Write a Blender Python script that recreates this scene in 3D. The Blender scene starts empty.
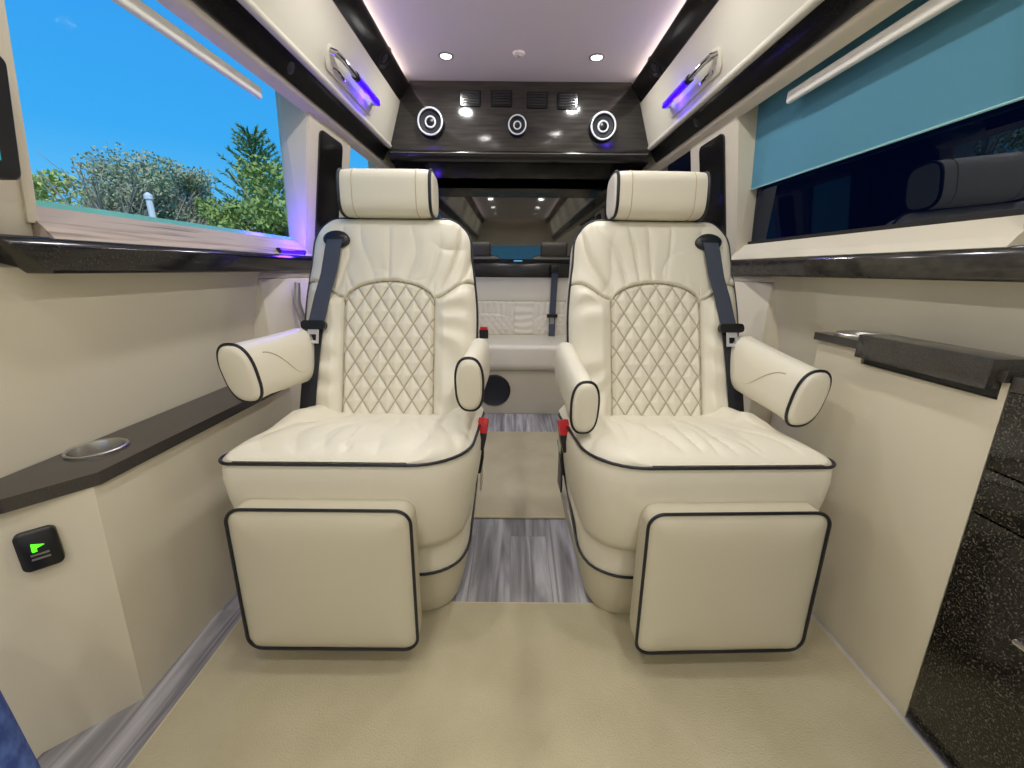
import bpy, bmesh, math, random
from mathutils import Vector, Matrix, noise
PI = math.pi
rad = math.radians
sc = bpy.context.scene
COL = sc.collection
CX = 0.03            # centre line of the van

# ---------------------------------------------------------------- camera
PITCH = math.atan(114/400)
cam_d = bpy.data.cameras.new('camera')
cam_d.sensor_width = 36.0
cam_d.lens = 36.0*400/1024
cam_d.clip_start = 0.02
cam_d.clip_end = 500
cam = bpy.data.objects.new('camera', cam_d)
COL.objects.link(cam)
cam.matrix_world = (Matrix.Translation((0, 0, 0.92)) @ Matrix.Rotation(PI/2-PITCH, 4, 'X') @ Matrix.Rotation(rad(0.5), 4, 'Z'))
sc.camera = cam

# ---------------------------------------------------------------- world, sun, exposure
w = bpy.data.worlds.new('world')
sc.world = w
w.use_nodes = True
wn, wl = w.node_tree.nodes, w.node_tree.links
wn.clear()
tc = wn.new('ShaderNodeTexCoord'); sx = wn.new('ShaderNodeSeparateXYZ')
cr = wn.new('ShaderNodeValToRGB'); bg = wn.new('ShaderNodeBackground'); wo = wn.new('ShaderNodeOutputWorld')
wl.new(tc.outputs['Generated'], sx.inputs[0]); wl.new(sx.outputs['Z'], cr.inputs[0])
cr.color_ramp.elements[0].position = 0.0
cr.color_ramp.elements[0].color = (0.20, 0.62, 0.97, 1)
cr.color_ramp.elements[1].position = 0.75
cr.color_ramp.elements[1].color = (0.022, 0.24, 0.82, 1)
e = cr.color_ramp.elements.new(0.22); e.color = (0.05, 0.41, 0.93, 1)
bg.inputs['Strength'].default_value = 1.08
wl.new(cr.outputs[0], bg.inputs[0]); wl.new(bg.outputs[0], wo.inputs[0])

sun_d = bpy.data.lights.new('sun', 'SUN'); sun_d.energy = 3.2; sun_d.angle = rad(1.0); sun_d.color = (1, .95, .86)
sun = bpy.data.objects.new('sun', sun_d); COL.objects.link(sun)
sun.rotation_euler = (rad(38), 0, rad(35))

sc.view_settings.view_transform = 'Standard'
sc.view_settings.look = 'None'
sc.view_settings.exposure = -0.12
sc.view_settings.gamma = 1.0
sc.view_settings.use_curve_mapping = False
LAMP_W = 3.7         # watts of each ceiling downlight

# ---------------------------------------------------------------- material helpers
def srgb(r, g, b):
    f = lambda c: (c/255/12.92) if c/255 <= 0.04045 else ((c/255+0.055)/1.055)**2.4
    return (f(r), f(g), f(b), 1)
def mat(name, col, rough=.5, metal=0, spec=.5, bump=None, coat=0, emit=None, es=0, mottling=None):
    m = bpy.data.materials.new(name); m.use_nodes = True
    n, l = m.node_tree.nodes, m.node_tree.links
    b = n['Principled BSDF']
    b.inputs['Base Color'].default_value = col
    b.inputs['Roughness'].default_value = rough
    b.inputs['Metallic'].default_value = metal
    b.inputs['Specular IOR Level'].default_value = spec
    b.inputs['Coat Weight'].default_value = coat
    if emit:
        b.inputs['Emission Color'].default_value = emit; b.inputs['Emission Strength'].default_value = es
    if bump or mottling:
        t = n.new('ShaderNodeTexCoord')
    if bump:
        sc_, st, dist = bump
        nz = n.new('ShaderNodeTexNoise'); nz.inputs['Scale'].default_value = sc_; nz.inputs['Detail'].default_value = 3
        bp = n.new('ShaderNodeBump'); bp.inputs['Strength'].default_value = st; bp.inputs['Distance'].default_value = dist
        l.new(t.outputs['Object'], nz.inputs['Vector']); l.new(nz.outputs[0], bp.inputs['Height']); l.new(bp.outputs[0], b.inputs['Normal'])
    if mottling:
        ms, c2, lo, hi = mottling
        nz = n.new('ShaderNodeTexNoise'); nz.inputs['Scale'].default_value = ms; nz.inputs['Detail'].default_value = 4
        r = n.new('ShaderNodeValToRGB')
        r.color_ramp.elements[0].position = lo; r.color_ramp.elements[0].color = col
        r.color_ramp.elements[1].position = hi; r.color_ramp.elements[1].color = c2
        l.new(t.outputs['Object'], nz.inputs['Vector']); l.new(nz.outputs[0], r.inputs[0]); l.new(r.outputs[0], b.inputs['Base Color'])
    return m
def stretch(m, v):   # stretch every noise of a material into grain
    nt = m.node_tree
    for nd in list(nt.nodes):
        if nd.bl_idname == 'ShaderNodeTexNoise':
            mp = nt.nodes.new('ShaderNodeMapping'); mp.inputs['Scale'].default_value = v
            src = nd.inputs['Vector'].links[0].from_socket
            nt.links.new(src, mp.inputs[0]); nt.links.new(mp.outputs[0], nd.inputs['Vector'])
    return m

LEATHER = mat('cream_leather', srgb(226, 220, 202), .42, bump=(420, .12, .0006), spec=.45)
LEATHER2 = mat('cream_trim_leather', srgb(205, 198, 176), .5, bump=(380, .12, .0006), spec=.4)
WALLM = mat('cream_wall_vinyl', srgb(224, 216, 195), .6, bump=(260, .18, .0008), spec=.35)
CASING = mat('cream_window_casing', srgb(214, 206, 186), .45, spec=.45)
UPPER = mat('ivory_upper_panel', srgb(216, 212, 196), .5, bump=(300, .1, .0006), spec=.4)
CEIL = mat('grey_suede_ceiling', srgb(242, 233, 238), .85, bump=(160, .25, .001), spec=.2)
PIPE = mat('black_piping', srgb(24, 24, 32), .4)
PIANO = mat('black_gloss_veneer', srgb(14, 13, 13), .16, spec=.6, mottling=(260, srgb(62, 58, 54), .50, .78))
PIANO2 = mat('charcoal_gloss_veneer', srgb(46, 44, 41), .13, spec=.6, mottling=(30, srgb(66, 63, 58), .35, .75))
stretch(PIANO2, (.18, 1, 2.4))
LEDGE = mat('charcoal_gloss_ledge', srgb(50, 47, 45), .2, spec=.6, mottling=(650, srgb(74, 70, 67), .42, .7))
GRANITE = mat('black_speckled_gloss', srgb(9, 9, 9), .16, spec=.6, mottling=(300, srgb(104, 99, 92), .53, .68))
STEEL = mat('brushed_steel', srgb(190, 188, 184), .32, metal=1)
TONGUE = mat('pale_metal_tongue', srgb(205, 205, 205), .35, metal=.3)
CHROME = mat('chrome', srgb(225, 225, 228), .08, metal=1)
BLACKP = mat('black_plastic', srgb(20, 21, 25), .38)
GRILLE = mat('dark_speaker_mesh', srgb(26, 28, 36), .55, bump=(900, .6, .001))
BELT = mat('slate_belt_webbing', srgb(62, 68, 84), .6, bump=(700, .4, .0006))
BELTD = mat('black_belt_webbing', srgb(24, 26, 36), .6)
RED = mat('red_button', srgb(205, 30, 34), .35)
SCREEN = mat('dark_television_glass', srgb(6, 6, 8), .04, spec=1.0, coat=1)
BLUE = mat('blue_denim_cloth', srgb(52, 74, 140), .8, bump=(400, .4, .001), mottling=(40, srgb(90, 120, 190), .4, .7))
LEDBLUE = mat('blue_led', srgb(30, 10, 200), .3, emit=(0.035, 0.0, 1, 1), es=2.2)
LEDGREEN = mat('green_led', srgb(40, 200, 20), .3, emit=(0.12, 1, 0.02, 1), es=1.6)
LAMPE = mat('white_lamp_lens', srgb(240, 245, 255), .3, emit=(0.9, 0.95, 1, 1), es=7)
COVE = mat('warm_cove_led', srgb(255, 225, 190), .3, emit=(1, .72, .42, 1), es=1.1)
BARM = mat('white_reflection_bar', srgb(240, 238, 230), .35)
MAPM = mat('lit_map_screen', srgb(20, 90, 110), .2, emit=(0.02, 0.28, 0.34, 1), es=1.0)
RUBBER = mat('dark_rubber_gasket', srgb(30, 27, 26), .7)
SILLW = stretch(mat('streaked_taupe_sill', srgb(182, 166, 152), .45, mottling=(70, srgb(112, 96, 88), .5, .72)), (1.2, .05, 1.2))

LEATHER_ST = LEATHER.copy(); LEATHER_ST.name = 'stitched_cream_leather'
_n, _l = LEATHER_ST.node_tree.nodes, LEATHER_ST.node_tree.links
_a = _n.new('ShaderNodeAttribute'); _a.attribute_name = 'stitch'; _m = _n.new('ShaderNodeMixRGB')
_m.inputs[1].default_value = srgb(226, 220, 202); _m.inputs[2].default_value = srgb(158, 146, 122)
_l.new(_a.outputs['Fac'], _m.inputs[0]); _l.new(_m.outputs[0], _n['Principled BSDF'].inputs['Base Color'])

def carpet_mat(name, c1, c2):
    m = mat(name, c1, .95, spec=.1, mottling=(7, c2, .3, .75))
    n, l = m.node_tree.nodes, m.node_tree.links
    b = n['Principled BSDF']; t = n.new('ShaderNodeTexCoord')
    nz = n.new('ShaderNodeTexNoise'); nz.inputs['Scale'].default_value = 260; nz.inputs['Detail'].default_value = 3
    bp = n.new('ShaderNodeBump'); bp.inputs['Strength'].default_value = .7; bp.inputs['Distance'].default_value = .003
    l.new(t.outputs['Object'], nz.inputs['Vector']); l.new(nz.outputs[0], bp.inputs['Height']); l.new(bp.outputs[0], b.inputs['Normal'])
    return m
CARPET = carpet_mat('beige_carpet', srgb(194, 185, 156), srgb(180, 170, 141))

def wood_floor():
    m = bpy.data.materials.new('grey_wood_planks'); m.use_nodes = True
    n, l = m.node_tree.nodes, m.node_tree.links; b = n['Principled BSDF']
    t = n.new('ShaderNodeTexCoord'); mp = n.new('ShaderNodeMapping'); mp.inputs['Rotation'].default_value = (0, 0, PI/2)
    br = n.new('ShaderNodeTexBrick'); br.inputs['Scale'].default_value = 1.0
    br.inputs['Brick Width'].default_value = .9; br.inputs['Row Height'].default_value = .125
    br.inputs['Mortar Size'].default_value = .0012; br.offset = .37
    br.inputs['Color1'].default_value = (.25, .25, .25, 1); br.inputs['Color2'].default_value = (.9, .9, .9, 1)
    br.inputs['Mortar'].default_value = (.0, .0, .0, 1)
    l.new(t.outputs['Object'], mp.inputs[0]); l.new(mp.outputs[0], br.inputs['Vector'])
    m2 = n.new('ShaderNodeMapping'); m2.inputs['Scale'].default_value = (26, 1.8, 1)
    l.new(t.outputs['Object'], m2.inputs[0])
    ad = n.new('ShaderNodeVectorMath'); ad.operation = 'ADD'
    l.new(m2.outputs[0], ad.inputs[0]); l.new(br.outputs['Color'], ad.inputs[1])
    nz = n.new('ShaderNodeTexNoise'); nz.inputs['Scale'].default_value = 1.0; nz.inputs['Detail'].default_value = 6; nz.inputs['Distortion'].default_value = 1.2
    l.new(ad.outputs[0], nz.inputs['Vector'])
    r = n.new('ShaderNodeValToRGB')
    r.color_ramp.elements[0].position = .3; r.color_ramp.elements[0].color = srgb(112, 110, 114)
    r.color_ramp.elements[1].position = .72; r.color_ramp.elements[1].color = srgb(218, 216, 222)
    e2 = r.color_ramp.elements.new(.5); e2.color = srgb(168, 166, 171)
    l.new(nz.outputs[0], r.inputs[0])
    mx = n.new('ShaderNodeMixRGB'); mx.blend_type = 'MULTIPLY'; mx.inputs[0].default_value = .38
    l.new(r.outputs[0], mx.inputs[1]); l.new(br.outputs['Color'], mx.inputs[2]); l.new(mx.outputs[0], b.inputs['Base Color'])
    b.inputs['Roughness'].default_value = .38
    return m
WOOD = wood_floor()

def glass_mat(name, tint, refl, gcol=(1, 1, 1, 1), rough=.0):
    m = bpy.data.materials.new(name); m.use_nodes = True
    n, l = m.node_tree.nodes, m.node_tree.links; n.clear()
    o = n.new('ShaderNodeOutputMaterial'); mix = n.new('ShaderNodeMixShader')
    tr = n.new('ShaderNodeBsdfTransparent'); tr.inputs[0].default_value = tint
    gl = n.new('ShaderNodeBsdfGlossy'); gl.inputs['Roughness'].default_value = rough
    gl.inputs[0].default_value = gcol
    lw = n.new('ShaderNodeLayerWeight'); pw = n.new('ShaderNodeMath'); pw.operation = 'POWER'; pw.inputs[1].default_value = 3
    lw.inputs[0].default_value = .5
    ma = n.new('ShaderNodeMath'); ma.operation = 'MULTIPLY_ADD'; ma.inputs[1].default_value = refl*3; ma.inputs[2].default_value = refl
    l.new(lw.outputs['Facing'], pw.inputs[0]); l.new(pw.outputs[0], ma.inputs[0]); l.new(ma.outputs[0], mix.inputs[0])
    l.new(tr.outputs[0], mix.inputs[1]); l.new(gl.outputs[0], mix.inputs[2]); l.new(mix.outputs[0], o.inputs[0])
    return m
GLASSL = glass_mat('clear_window_glass', (.97, 1, .995, 1), .0004)
GLASSR = glass_mat('navy_tinted_glass', (.05, .055, .10, 1), .075, (.75, .85, 1, 1))
TEALEDGE = mat('teal_glass_edge', srgb(120, 205, 205), .2, spec=.6)
def shade_mat():
    m = bpy.data.materials.new('teal_translucent_shade'); m.use_nodes = True
    n, l = m.node_tree.nodes, m.node_tree.links; n.clear()
    o = n.new('ShaderNodeOutputMaterial'); mix = n.new('ShaderNodeMixShader'); mix.inputs[0].default_value = .22
    d = n.new('ShaderNodeBsdfDiffuse'); d.inputs[0].default_value = srgb(104, 163, 188)
    t = n.new('ShaderNodeBsdfTranslucent'); t.inputs[0].default_value = srgb(150, 180, 192)
    l.new(d.outputs[0], mix.inputs[1]); l.new(t.outputs[0], mix.inputs[2]); l.new(mix.outputs[0], o.inputs[0])
    return m
SHADE = shade_mat()
def leaf_mat(name, c, c2):
    return mat(name, c, .8, spec=.2, mottling=(1.2, c2, .35, .65))

# ---------------------------------------------------------------- geometry helpers: a geometry is (verts, faces)
def join(*gs):
    V, F = [], []
    for v, f in gs:
        o = len(V); V += list(v); F += [tuple(i+o for i in q) for q in f]
    return V, F
def box(x0, x1, y0, y1, z0, z1):
    V = [(x, y, z) for x in (x0, x1) for y in (y0, y1) for z in (z0, z1)]
    F = [(0, 1, 3, 2), (4, 6, 7, 5), (0, 4, 5, 1), (2, 3, 7, 6), (0, 2, 6, 4), (1, 5, 7, 3)]
    return V, F
def loft(rings, cap0=True, cap1=True, closed=False):
    n = len(rings[0]); V = [tuple(p) for r in rings for p in r]; F = []
    m = len(rings)
    for i in range(m if closed else m-1):
        a, b = i*n, ((i+1) % m)*n
        for j in range(n):
            k = (j+1) % n
            F.append((a+j, a+k, b+k, b+j))
    if not closed:
        if cap0: F.append(tuple(range(n-1, -1, -1)))
        if cap1: F.append(tuple(range((m-1)*n, m*n)))
    return V, F
def tube(path, r, n=8, closed=False):
    P = [Vector(p) for p in path]; rings = []; m = len(P); up = None
    for i, p in enumerate(P):
        if closed: t = P[(i+1) % m]-P[i-1]
        else: t = P[min(i+1, m-1)]-P[max(i-1, 0)]
        if t.length < 1e-9: t = Vector((0, 0, 1))
        t.normalize()
        if up is None:
            up = Vector((0, 0, 1)) if abs(t.z) < .9 else Vector((1, 0, 0))
        s = t.cross(up)
        if s.length < 1e-6: s = t.cross(Vector((0, 1, 0)))
        s.normalize(); u = s.cross(t).normalized(); up = u
        rr = r[i] if isinstance(r, (list, tuple)) else r
        rings.append([p+s*math.cos(a)*rr+u*math.sin(a)*rr for a in (2*PI*k/n for k in range(n))])
    return loft(rings, closed=closed)
def lathe(prof, c=(0, 0, 0), axis='Z', n=40):
    rings = []
    for r, h in prof:
        ring = []
        for k in range(n):
            a = 2*PI*k/n; x, y = r*math.cos(a), r*math.sin(a)
            p = {'Z': (x, y, h), 'Y': (x, h, y), 'X': (h, x, y)}[axis]
            ring.append((p[0]+c[0], p[1]+c[1], p[2]+c[2]))
        rings.append(ring)
    return loft(rings)
def prism_y(poly, y0, y1):
    return loft([[(x, y0, z) for x, z in poly], [(x, y1, z) for x, z in poly]])
def prism_z(poly, z0, z1):
    return loft([[(x, y, z0) for x, y in poly], [(x, y, z1) for x, y in poly]])
def rrect(x0, x1, y0, y1, r, n=8):
    """rounded rectangle outline; r is one radius or four (x1y1, x0y1, x0y0, x1y0)"""
    if not isinstance(r, (list, tuple)): r = (r,)*4
    pts = []
    for (cx, cy, rr, a0) in ((x1-r[0], y1-r[0], r[0], 0), (x0+r[1], y1-r[1], r[1], PI/2), (x0+r[2], y0+r[2], r[2], PI), (x1-r[3], y0+r[3], r[3], 1.5*PI)):
        for k in range(n+1):
            a = a0+PI/2*k/n; pts.append((cx+rr*math.cos(a), cy+rr*math.sin(a)))
    return pts
def inset(pts, d):
    m = len(pts); out = []
    for i in range(m):
        a = Vector(pts[i-1]); b = Vector(pts[i]); c = Vector(pts[(i+1) % m])
        t = (c-a)
        if t.length < 1e-9: t = Vector((1, 0))
        t.normalize(); nrm = Vector((-t.y, t.x)); out.append((b.x+nrm.x*d, b.y+nrm.y*d))
    return out
def xf(g, M):
    return [tuple(M @ Vector(v)) for v in g[0]], g[1]

def tag(o, label=None, cat=None, group=None, kind=None):
    if label: o['label'] = label
    if cat: o['category'] = cat
    if group: o['group'] = group
    if kind: o['kind'] = kind
    return o
def M(name, g, material, parent=None, off=None, smooth=True, bevel=0, label=None, auto=40, mats=None, fm=None):
    """one mesh object; g in world coordinates (or in the parent's when off is False)"""
    V, F = g
    if off is None and parent is not None: off = Vector(parent['_o'])
    if off: V = [tuple(Vector(v)-Vector(off)) for v in V]
    me = bpy.data.meshes.new(name)
    me.from_pydata([tuple(v) for v in V], [], [tuple(f) for f in F]); me.validate()
    bm = bmesh.new(); bm.from_mesh(me)
    bmesh.ops.recalc_face_normals(bm, faces=bm.faces)
    if bevel:
        ed = [e for e in bm.edges if len(e.link_faces) == 2 and e.calc_face_angle(0) > rad(35)]
        bmesh.ops.bevel(bm, geom=ed, offset=bevel, segments=2, affect='EDGES', profile=.6)
    bm.to_mesh(me); bm.free()
    if smooth:
        for p in me.polygons: p.use_smooth = True
        me.set_sharp_from_angle(angle=rad(auto))
    me.materials.append(material)
    o = bpy.data.objects.new(name, me); COL.objects.link(o)
    if parent is not None: o.parent = parent
    if label: o['label'] = label
    return o
def E(name, loc, label, cat, group=None, rz=0, scale=None):
    o = bpy.data.objects.new(name, None); COL.objects.link(o); o.empty_display_size = .05
    o.location = loc; o.rotation_euler = (0, 0, rz); o['_o'] = tuple(loc)
    return tag(o, label, cat, group)
def S(name, g, material, parent=None, **k):
    o = M(name, g, material, parent, **k)
    if parent is None: o['kind'] = 'structure'
    return o
def SE(name, loc):
    o = bpy.data.objects.new(name, None); COL.objects.link(o); o.location = loc; o['_o'] = tuple(loc); o['kind'] = 'structure'
    return o

# ================================================================ SETTING
Y0, YB, YR = -2.3, 2.42, 3.05
S('floor', box(-.98, 1.04, Y0-.05, YR, -.06, 0), WOOD, smooth=False)
S('ceiling', box(CX-.66, CX+.66, Y0, YR, 1.860, 1.90), CEIL, smooth=False)
def X(s, hw): return CX+s*hw
HEAD_W, HEAD_Z = .775, 1.466
for s, side in ((-1, 'left'), (1, 'right')):
    P = lambda pts: [(X(s, a), b) for a, b in pts]
    # lower and middle wall
    S('wall_'+side, prism_y(P([(.952, 0), (.952, .56), (.867, .917), (.97, .96), (1.0, .5), (1.0, 0)]), Y0, YR), WALLM, auto=20)
    # near and far pillars of the window band
    def band(y0, y1, cut=0):
        return prism_y(P([(.860, .962), (HEAD_W, HEAD_Z), (.877, HEAD_Z+.11), (.889, HEAD_Z+.11), (.915, .962)]), y0, y1)
    wy0 = .735
    S('trim_1' if s < 0 else 'trim_4', join(band(Y0, wy0), band(1.665, 2.06), band(2.62, YR)), CASING, bevel=.006)
    S('trim_2' if s < 0 else 'trim_5', prism_y(P([(HEAD_W+.012, HEAD_Z-.006), (HEAD_W-.002, HEAD_Z), (HEAD_W-.016, HEAD_Z+.006), (HEAD_W-.024, HEAD_Z+.014), (.748, 1.487), (.77, 1.60), (.898, 1.60), (.896, HEAD_Z+.10), (.885, HEAD_Z+.10)]), Y0, YR), CASING)
    # glossy black band over the windows
    S('trim_3' if s < 0 else 'trim_6', prism_y(P([(.742, 1.487), (.706, 1.548), (.74, 1.59), (.80, 1.50)]), Y0, YB+.01), PIANO, bevel=.003)
    # upper cream panel with its rolled lower lip
    lip = [(.702+.013*math.cos(a), 1.557+.013*math.sin(a)) for a in (2*PI*k/16 for k in range(16))]
    S('trim_7' if s < 0 else 'trim_9', join(prism_y(P(lip), Y0, YB+.005), prism_y(P([(.695, 1.562), (.63, 1.765), (.70, 1.80), (.76, 1.57)]), Y0, YB+.01)), UPPER)
    # black cove strip under the ceiling edge
    S('trim_8' if s < 0 else 'trim_10', prism_y(P([(.632, 1.763), (.632, 1.772), (.576, 1.838), (.574, 1.842), (.578, 1.845), (.640, 1.845), (.640, 1.90), (.72, 1.90), (.72, 1.80)]), Y0, YB+.01), PIANO, bevel=.002)
    # outer skin so no light leaks
    S('trim_11' if s < 0 else 'trim_12', prism_y(P([(.885, 1.590), (.93, 1.60), (.80, 1.93), (.55, 1.93), (.55, 1.90), (.78, 1.90)]), Y0, YR), CASING)

S('wall_front', join(box(-.98, 1.04, -2.35, -2.30, -.06, .95), box(-.98, 1.04, -2.35, -2.30, 1.38, 1.93), box(-.98, -.75, -2.35, -2.30, .95, 1.38), box(.81, 1.04, -2.35, -2.30, .95, 1.38)), WALLM, smooth=False)
# sills: black gloss ledges under the windows
def sill(s):
    y0 = .64 if s < 0 else .30
    pts = [(.822, .907), (.818, .914), (.815, .953), (.822, .963), (.835, .968), (.90, .968), (.90, .907)]
    R = []
    for k, (yy) in enumerate((y0, YR)):
        ring = []
        for a, z in pts:
            y = yy+(0.075*(1-(z-.907)/.06) if (k == 0 and s < 0) else 0)
            ring.append((X(s, a), y, z))
        R.append(ring)
    g = loft(R)
    return g
for s, nm in ((-1, 'trim_13'), (1, 'trim_14')):
    S(nm, sill(s), PIANO if s < 0 else PIANO2, bevel=.004)
S('trim_15', prism_y([(X(-1, .90), .905), (X(-1, .869), .912), (X(-1, .858), .99), (X(-1, .90), 1.0)], Y0, .66), WALLM)

# windows
def window(idx, s, y0, y1, glass, z0=1.008, z1=1.47):
    c = (X(s, .90), (y0+y1)/2, 1.2)
    w_ = SE('window_%d' % idx, c)
    g = []
    # inner sloping sill board and reveal faces
    P = lambda pts: [(X(s, a), b) for a, b in pts]
    sillb = prism_y(P([(.826, .966), (.840, .985), (.875, 1.022), (.905, 1.024), (.905, .960), (.83, .960)]), y0-.0, y1+.0)
    M('window_sill', sillb, SILLW if s < 0 else CASING, w_, smooth=False)
    fr = []
    for ya, yb in ((y0-.012, y0+.006), (y1-.006, y1+.012)):
        fr.append(loft([[(X(s, .85), ya, .99), (X(s, HEAD_W+.005), ya, HEAD_Z), (X(s, .872), ya, HEAD_Z+.10), (X(s, .876), ya, HEAD_Z+.10), (X(s, .908), ya, .99)],
                        [(X(s, .85), yb, .99), (X(s, HEAD_W+.005), yb, HEAD_Z), (X(s, .872), yb, HEAD_Z+.10), (X(s, .876), yb, HEAD_Z+.10), (X(s, .908), yb, .99)]]))
    M('window_frame', join(*fr), CASING, w_, bevel=.003)
    gk = []
    ZT = HEAD_Z+.11
    M('pane', prism_y(P([(.902, 1.0), (.872, ZT), (.876, ZT), (.906, 1.0)]), y0-.02, y1+.02), glass, w_, smooth=False)
    M('gasket', prism_y(P([(.888, 1.016), (.888, 1.034), (.902, 1.034), (.902, 1.016)]), y0, y1), TEALEDGE if s < 0 else RUBBER, w_, smooth=False)
    return w_
WL = window(1, -1, .735, 1.665, GLASSL)
WR = window(2, 1, .735, 1.665, GLASSR)
window(3, -1, 2.06, 2.62, GLASSL)
window(4, 1, 2.06, 2.62, GLASSR)
# solid white bars standing in for the frame lip's reflection in the glass
for s, lab in ((-1, 'white bar standing in for a glass reflection across the sky in the left window'), (1, 'white bar standing in for a glass reflection across the top of the teal shaded right window')):
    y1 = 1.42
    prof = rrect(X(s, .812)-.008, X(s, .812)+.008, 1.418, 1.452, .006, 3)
    tag(M('reflection_bar', prism_y(prof, -.6, y1), BARM), lab, 'reflection bar', 'reflection bars in the windows')
# translucent teal shade hanging in the right window
sh = E('window_shade', (X(1, .86), 1.1, 1.22), 'translucent teal shade pulled partway down in the right window', 'window shade')
M('shade_cloth', join(*[loft([[(X(1, .868),   .732, 1.222), (X(1, .842),   .732, 1.562), (X(1, .843),   .732, 1.562), (X(1, .869),   .732, 1.222)],
                      [(X(1, .868), 1.663, 1.222), (X(1, .842), 1.663, 1.562), (X(1, .843), 1.663, 1.562), (X(1, .869), 1.663, 1.222)]])]), SHADE, sh, smooth=False)
M('hem_bar', tube([(X(1, .868),   .732, 1.22), (X(1, .868), 1.663, 1.22)], .0028, 8), mat('pale_teal_hem', srgb(150, 200, 200), .4), sh, label='pale hem bar')

# pillar trims: black gloss inserts between the windows
for s, nm in ((-1, 'trim_16'), (1, 'trim_17')):
    def pp(hw, z): return X(s, hw)
    R = []
    ol = rrect(1.745, 1.955, 1.03, 1.437, .025, 5)
    for d in (.0, .012):
        ring = []
        for y, z in ol:
            hw = .855+(HEAD_W-.855)*(z-1.005)/(HEAD_Z-1.005)
            ring.append((X(s, hw+.004-d), y, z))
        R.append(ring)
    S(nm, loft(R), PIANO, bevel=.002)
# wall step panels behind the seats (door pillar covers)
for s, nm in ((-1, 'trim_18'), (1, 'trim_19')):
    poly = [(X(s, .95), 1.36 if s < 0 else 1.42), (X(s, .868), 1.37 if s < 0 else 1.43), (X(s, .83), 1.47 if s < 0 else 1.56), (X(s, .83), 2.4), (X(s, .95), 2.4)]
    S(nm, join(prism_z(poly, 0, .885), prism_z([(x+s*.004, y) for x, y in poly], .885, .907)), WALLM, bevel=.006)

# rear wall, gloss panel and bulkhead
S('wall_back', box(-.98, 1.04, YR, YR+.05, -.06, 1.93), PIANO, smooth=False)
for s, nm in ((-1, 'trim_20'), (1, 'trim_21')):
    S(nm, prism_y([(X(s, .74), .93), (X(s, .70), 1.56), (X(s, .78), 1.56), (X(s, .88), .93)], YB+.28, YR), PIANO, smooth=False)
S('trim_22', box(-.72, .78, 2.965, YR, .875, .965), PIANO2, bevel=.004)
# bulkhead cabinet: front face follows the roof profile
bk = E('overhead_cabinet', (CX, YB, 1.54), 'charcoal gloss overhead cabinet with speakers above the rear television', 'cabinet')
front = [(-.575, 1.859), (-.625, 1.775), (-.695, 1.56), (-.69, 1.53), (.69, 1.53), (.695, 1.56), (.625, 1.775), (.575, 1.859)]
M('cabinet_face', prism_y([(CX+a, z) for a, z in front], YB, YB+.03), PIANO2, bk, bevel=.002)
M('cabinet_body', prism_y([(CX+a, z) for a, z in front], YB+.03, YB+.40), PIANO, bk, smooth=False)
lipc = [(YB+.02+.028*math.cos(a), 1.512+.022*math.sin(a)) for a in (PI+PI*k/10-PI/2 for k in range(11))]
lipc = [(YB+.015, 1.534), (YB-.012, 1.534), (YB-.022, 1.528), (YB-.025, 1.518), (YB-.018, 1.500), (YB, 1.487), (YB+.03, 1.482), (YB+.40, 1.482), (YB+.40, 1.534)]
M('lower_rail', loft([[(CX-.70, y, z) for y, z in lipc], [(CX+.70, y, z) for y, z in lipc]]), PIANO, bk, auto=50)
M('trim_strip', tube([(CX-.69, YB-.024, 1.520), (CX+.69, YB-.024, 1.520)], .0022, 6), mat('grey_trim_strip', srgb(110, 106, 100), .3), bk)
for i, (x, z) in enumerate(((-.23, 1.78), (-.068, 1.78), (.12, 1.775), (.277, 1.771))):
    v = M('air_vent', loft([[(a, YB-.007, b) for a, b in rrect(x-.052, x+.052, z-.036, z+.036, .008, 3)], [(a, YB+.001, b) for a, b in rrect(x-.056, x+.056, z-.04, z+.04, .008, 3)]]), PIANO, bk)
    v['_o'] = bk['_o']
    M('louver', join(*[box(x-.042, x+.042, YB-.0105, YB-.0065, z-.024+k*.012, z-.019+k*.012) for k in range(5)]), GRILLE, v, off=bk['_o'])
def speaker(par, x, z, R, y=YB, ringm=CHROME):
    c = (x, y, z)
    ho = M('speaker', lathe([(R*1.12, .003), (R*1.12, -.012), (R*1.02, -.030), (R*.90, -.032), (R*.80, -.020), (R*.30, -.012), (.001, -.012)], c, 'Y', 40), GRILLE, par)
    ho['_o'] = par['_o']
    ring = [(x+R*.95*math.cos(a), y-.031, z+R*.95*math.sin(a)) for a in (2*PI*k/48 for k in range(48))]
    M('chrome_ring', tube(ring, R*.075, 8, True), ringm, ho, off=par['_o'])
    ring = [(x+R*.38*math.cos(a), y-.022, z+R*.38*math.sin(a)) for a in (2*PI*k/32 for k in range(32))]
    M('inner_ring', tube(ring, R*.075, 8, True), ringm, ho, off=par['_o'])
    M('tweeter', lathe([(R*.34, -.012), (R*.32, -.024), (R*.15, -.030), (.001, -.031)], c, 'Y', 24), BLACKP, ho, off=par['_o'])
WHITE = mat('white_speaker_ring', srgb(225, 228, 235), .3)
speaker(bk, -.441, 1.665, .066, ringm=WHITE)
speaker(bk, .468, 1.651, .066, ringm=WHITE)
speaker(bk, .016, 1.653, .047, ringm=WHITE)

# television on the rear wall
tv = E('television', (.035, 3.03, 1.25), 'large dark flat television on the rear wall between the seats', 'television')
M('bezel', box(-.60, .67, 2.985, 3.049, .975, 1.585), BLACKP, tv, bevel=.006)
M('screen', box(-.585, .655, 2.981, 2.986, .995, 1.575), SCREEN, tv, smooth=False)
M('logo_badge', box(.005, .065, 2.979, 2.983, .979, .987), CHROME, tv, smooth=False)

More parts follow.
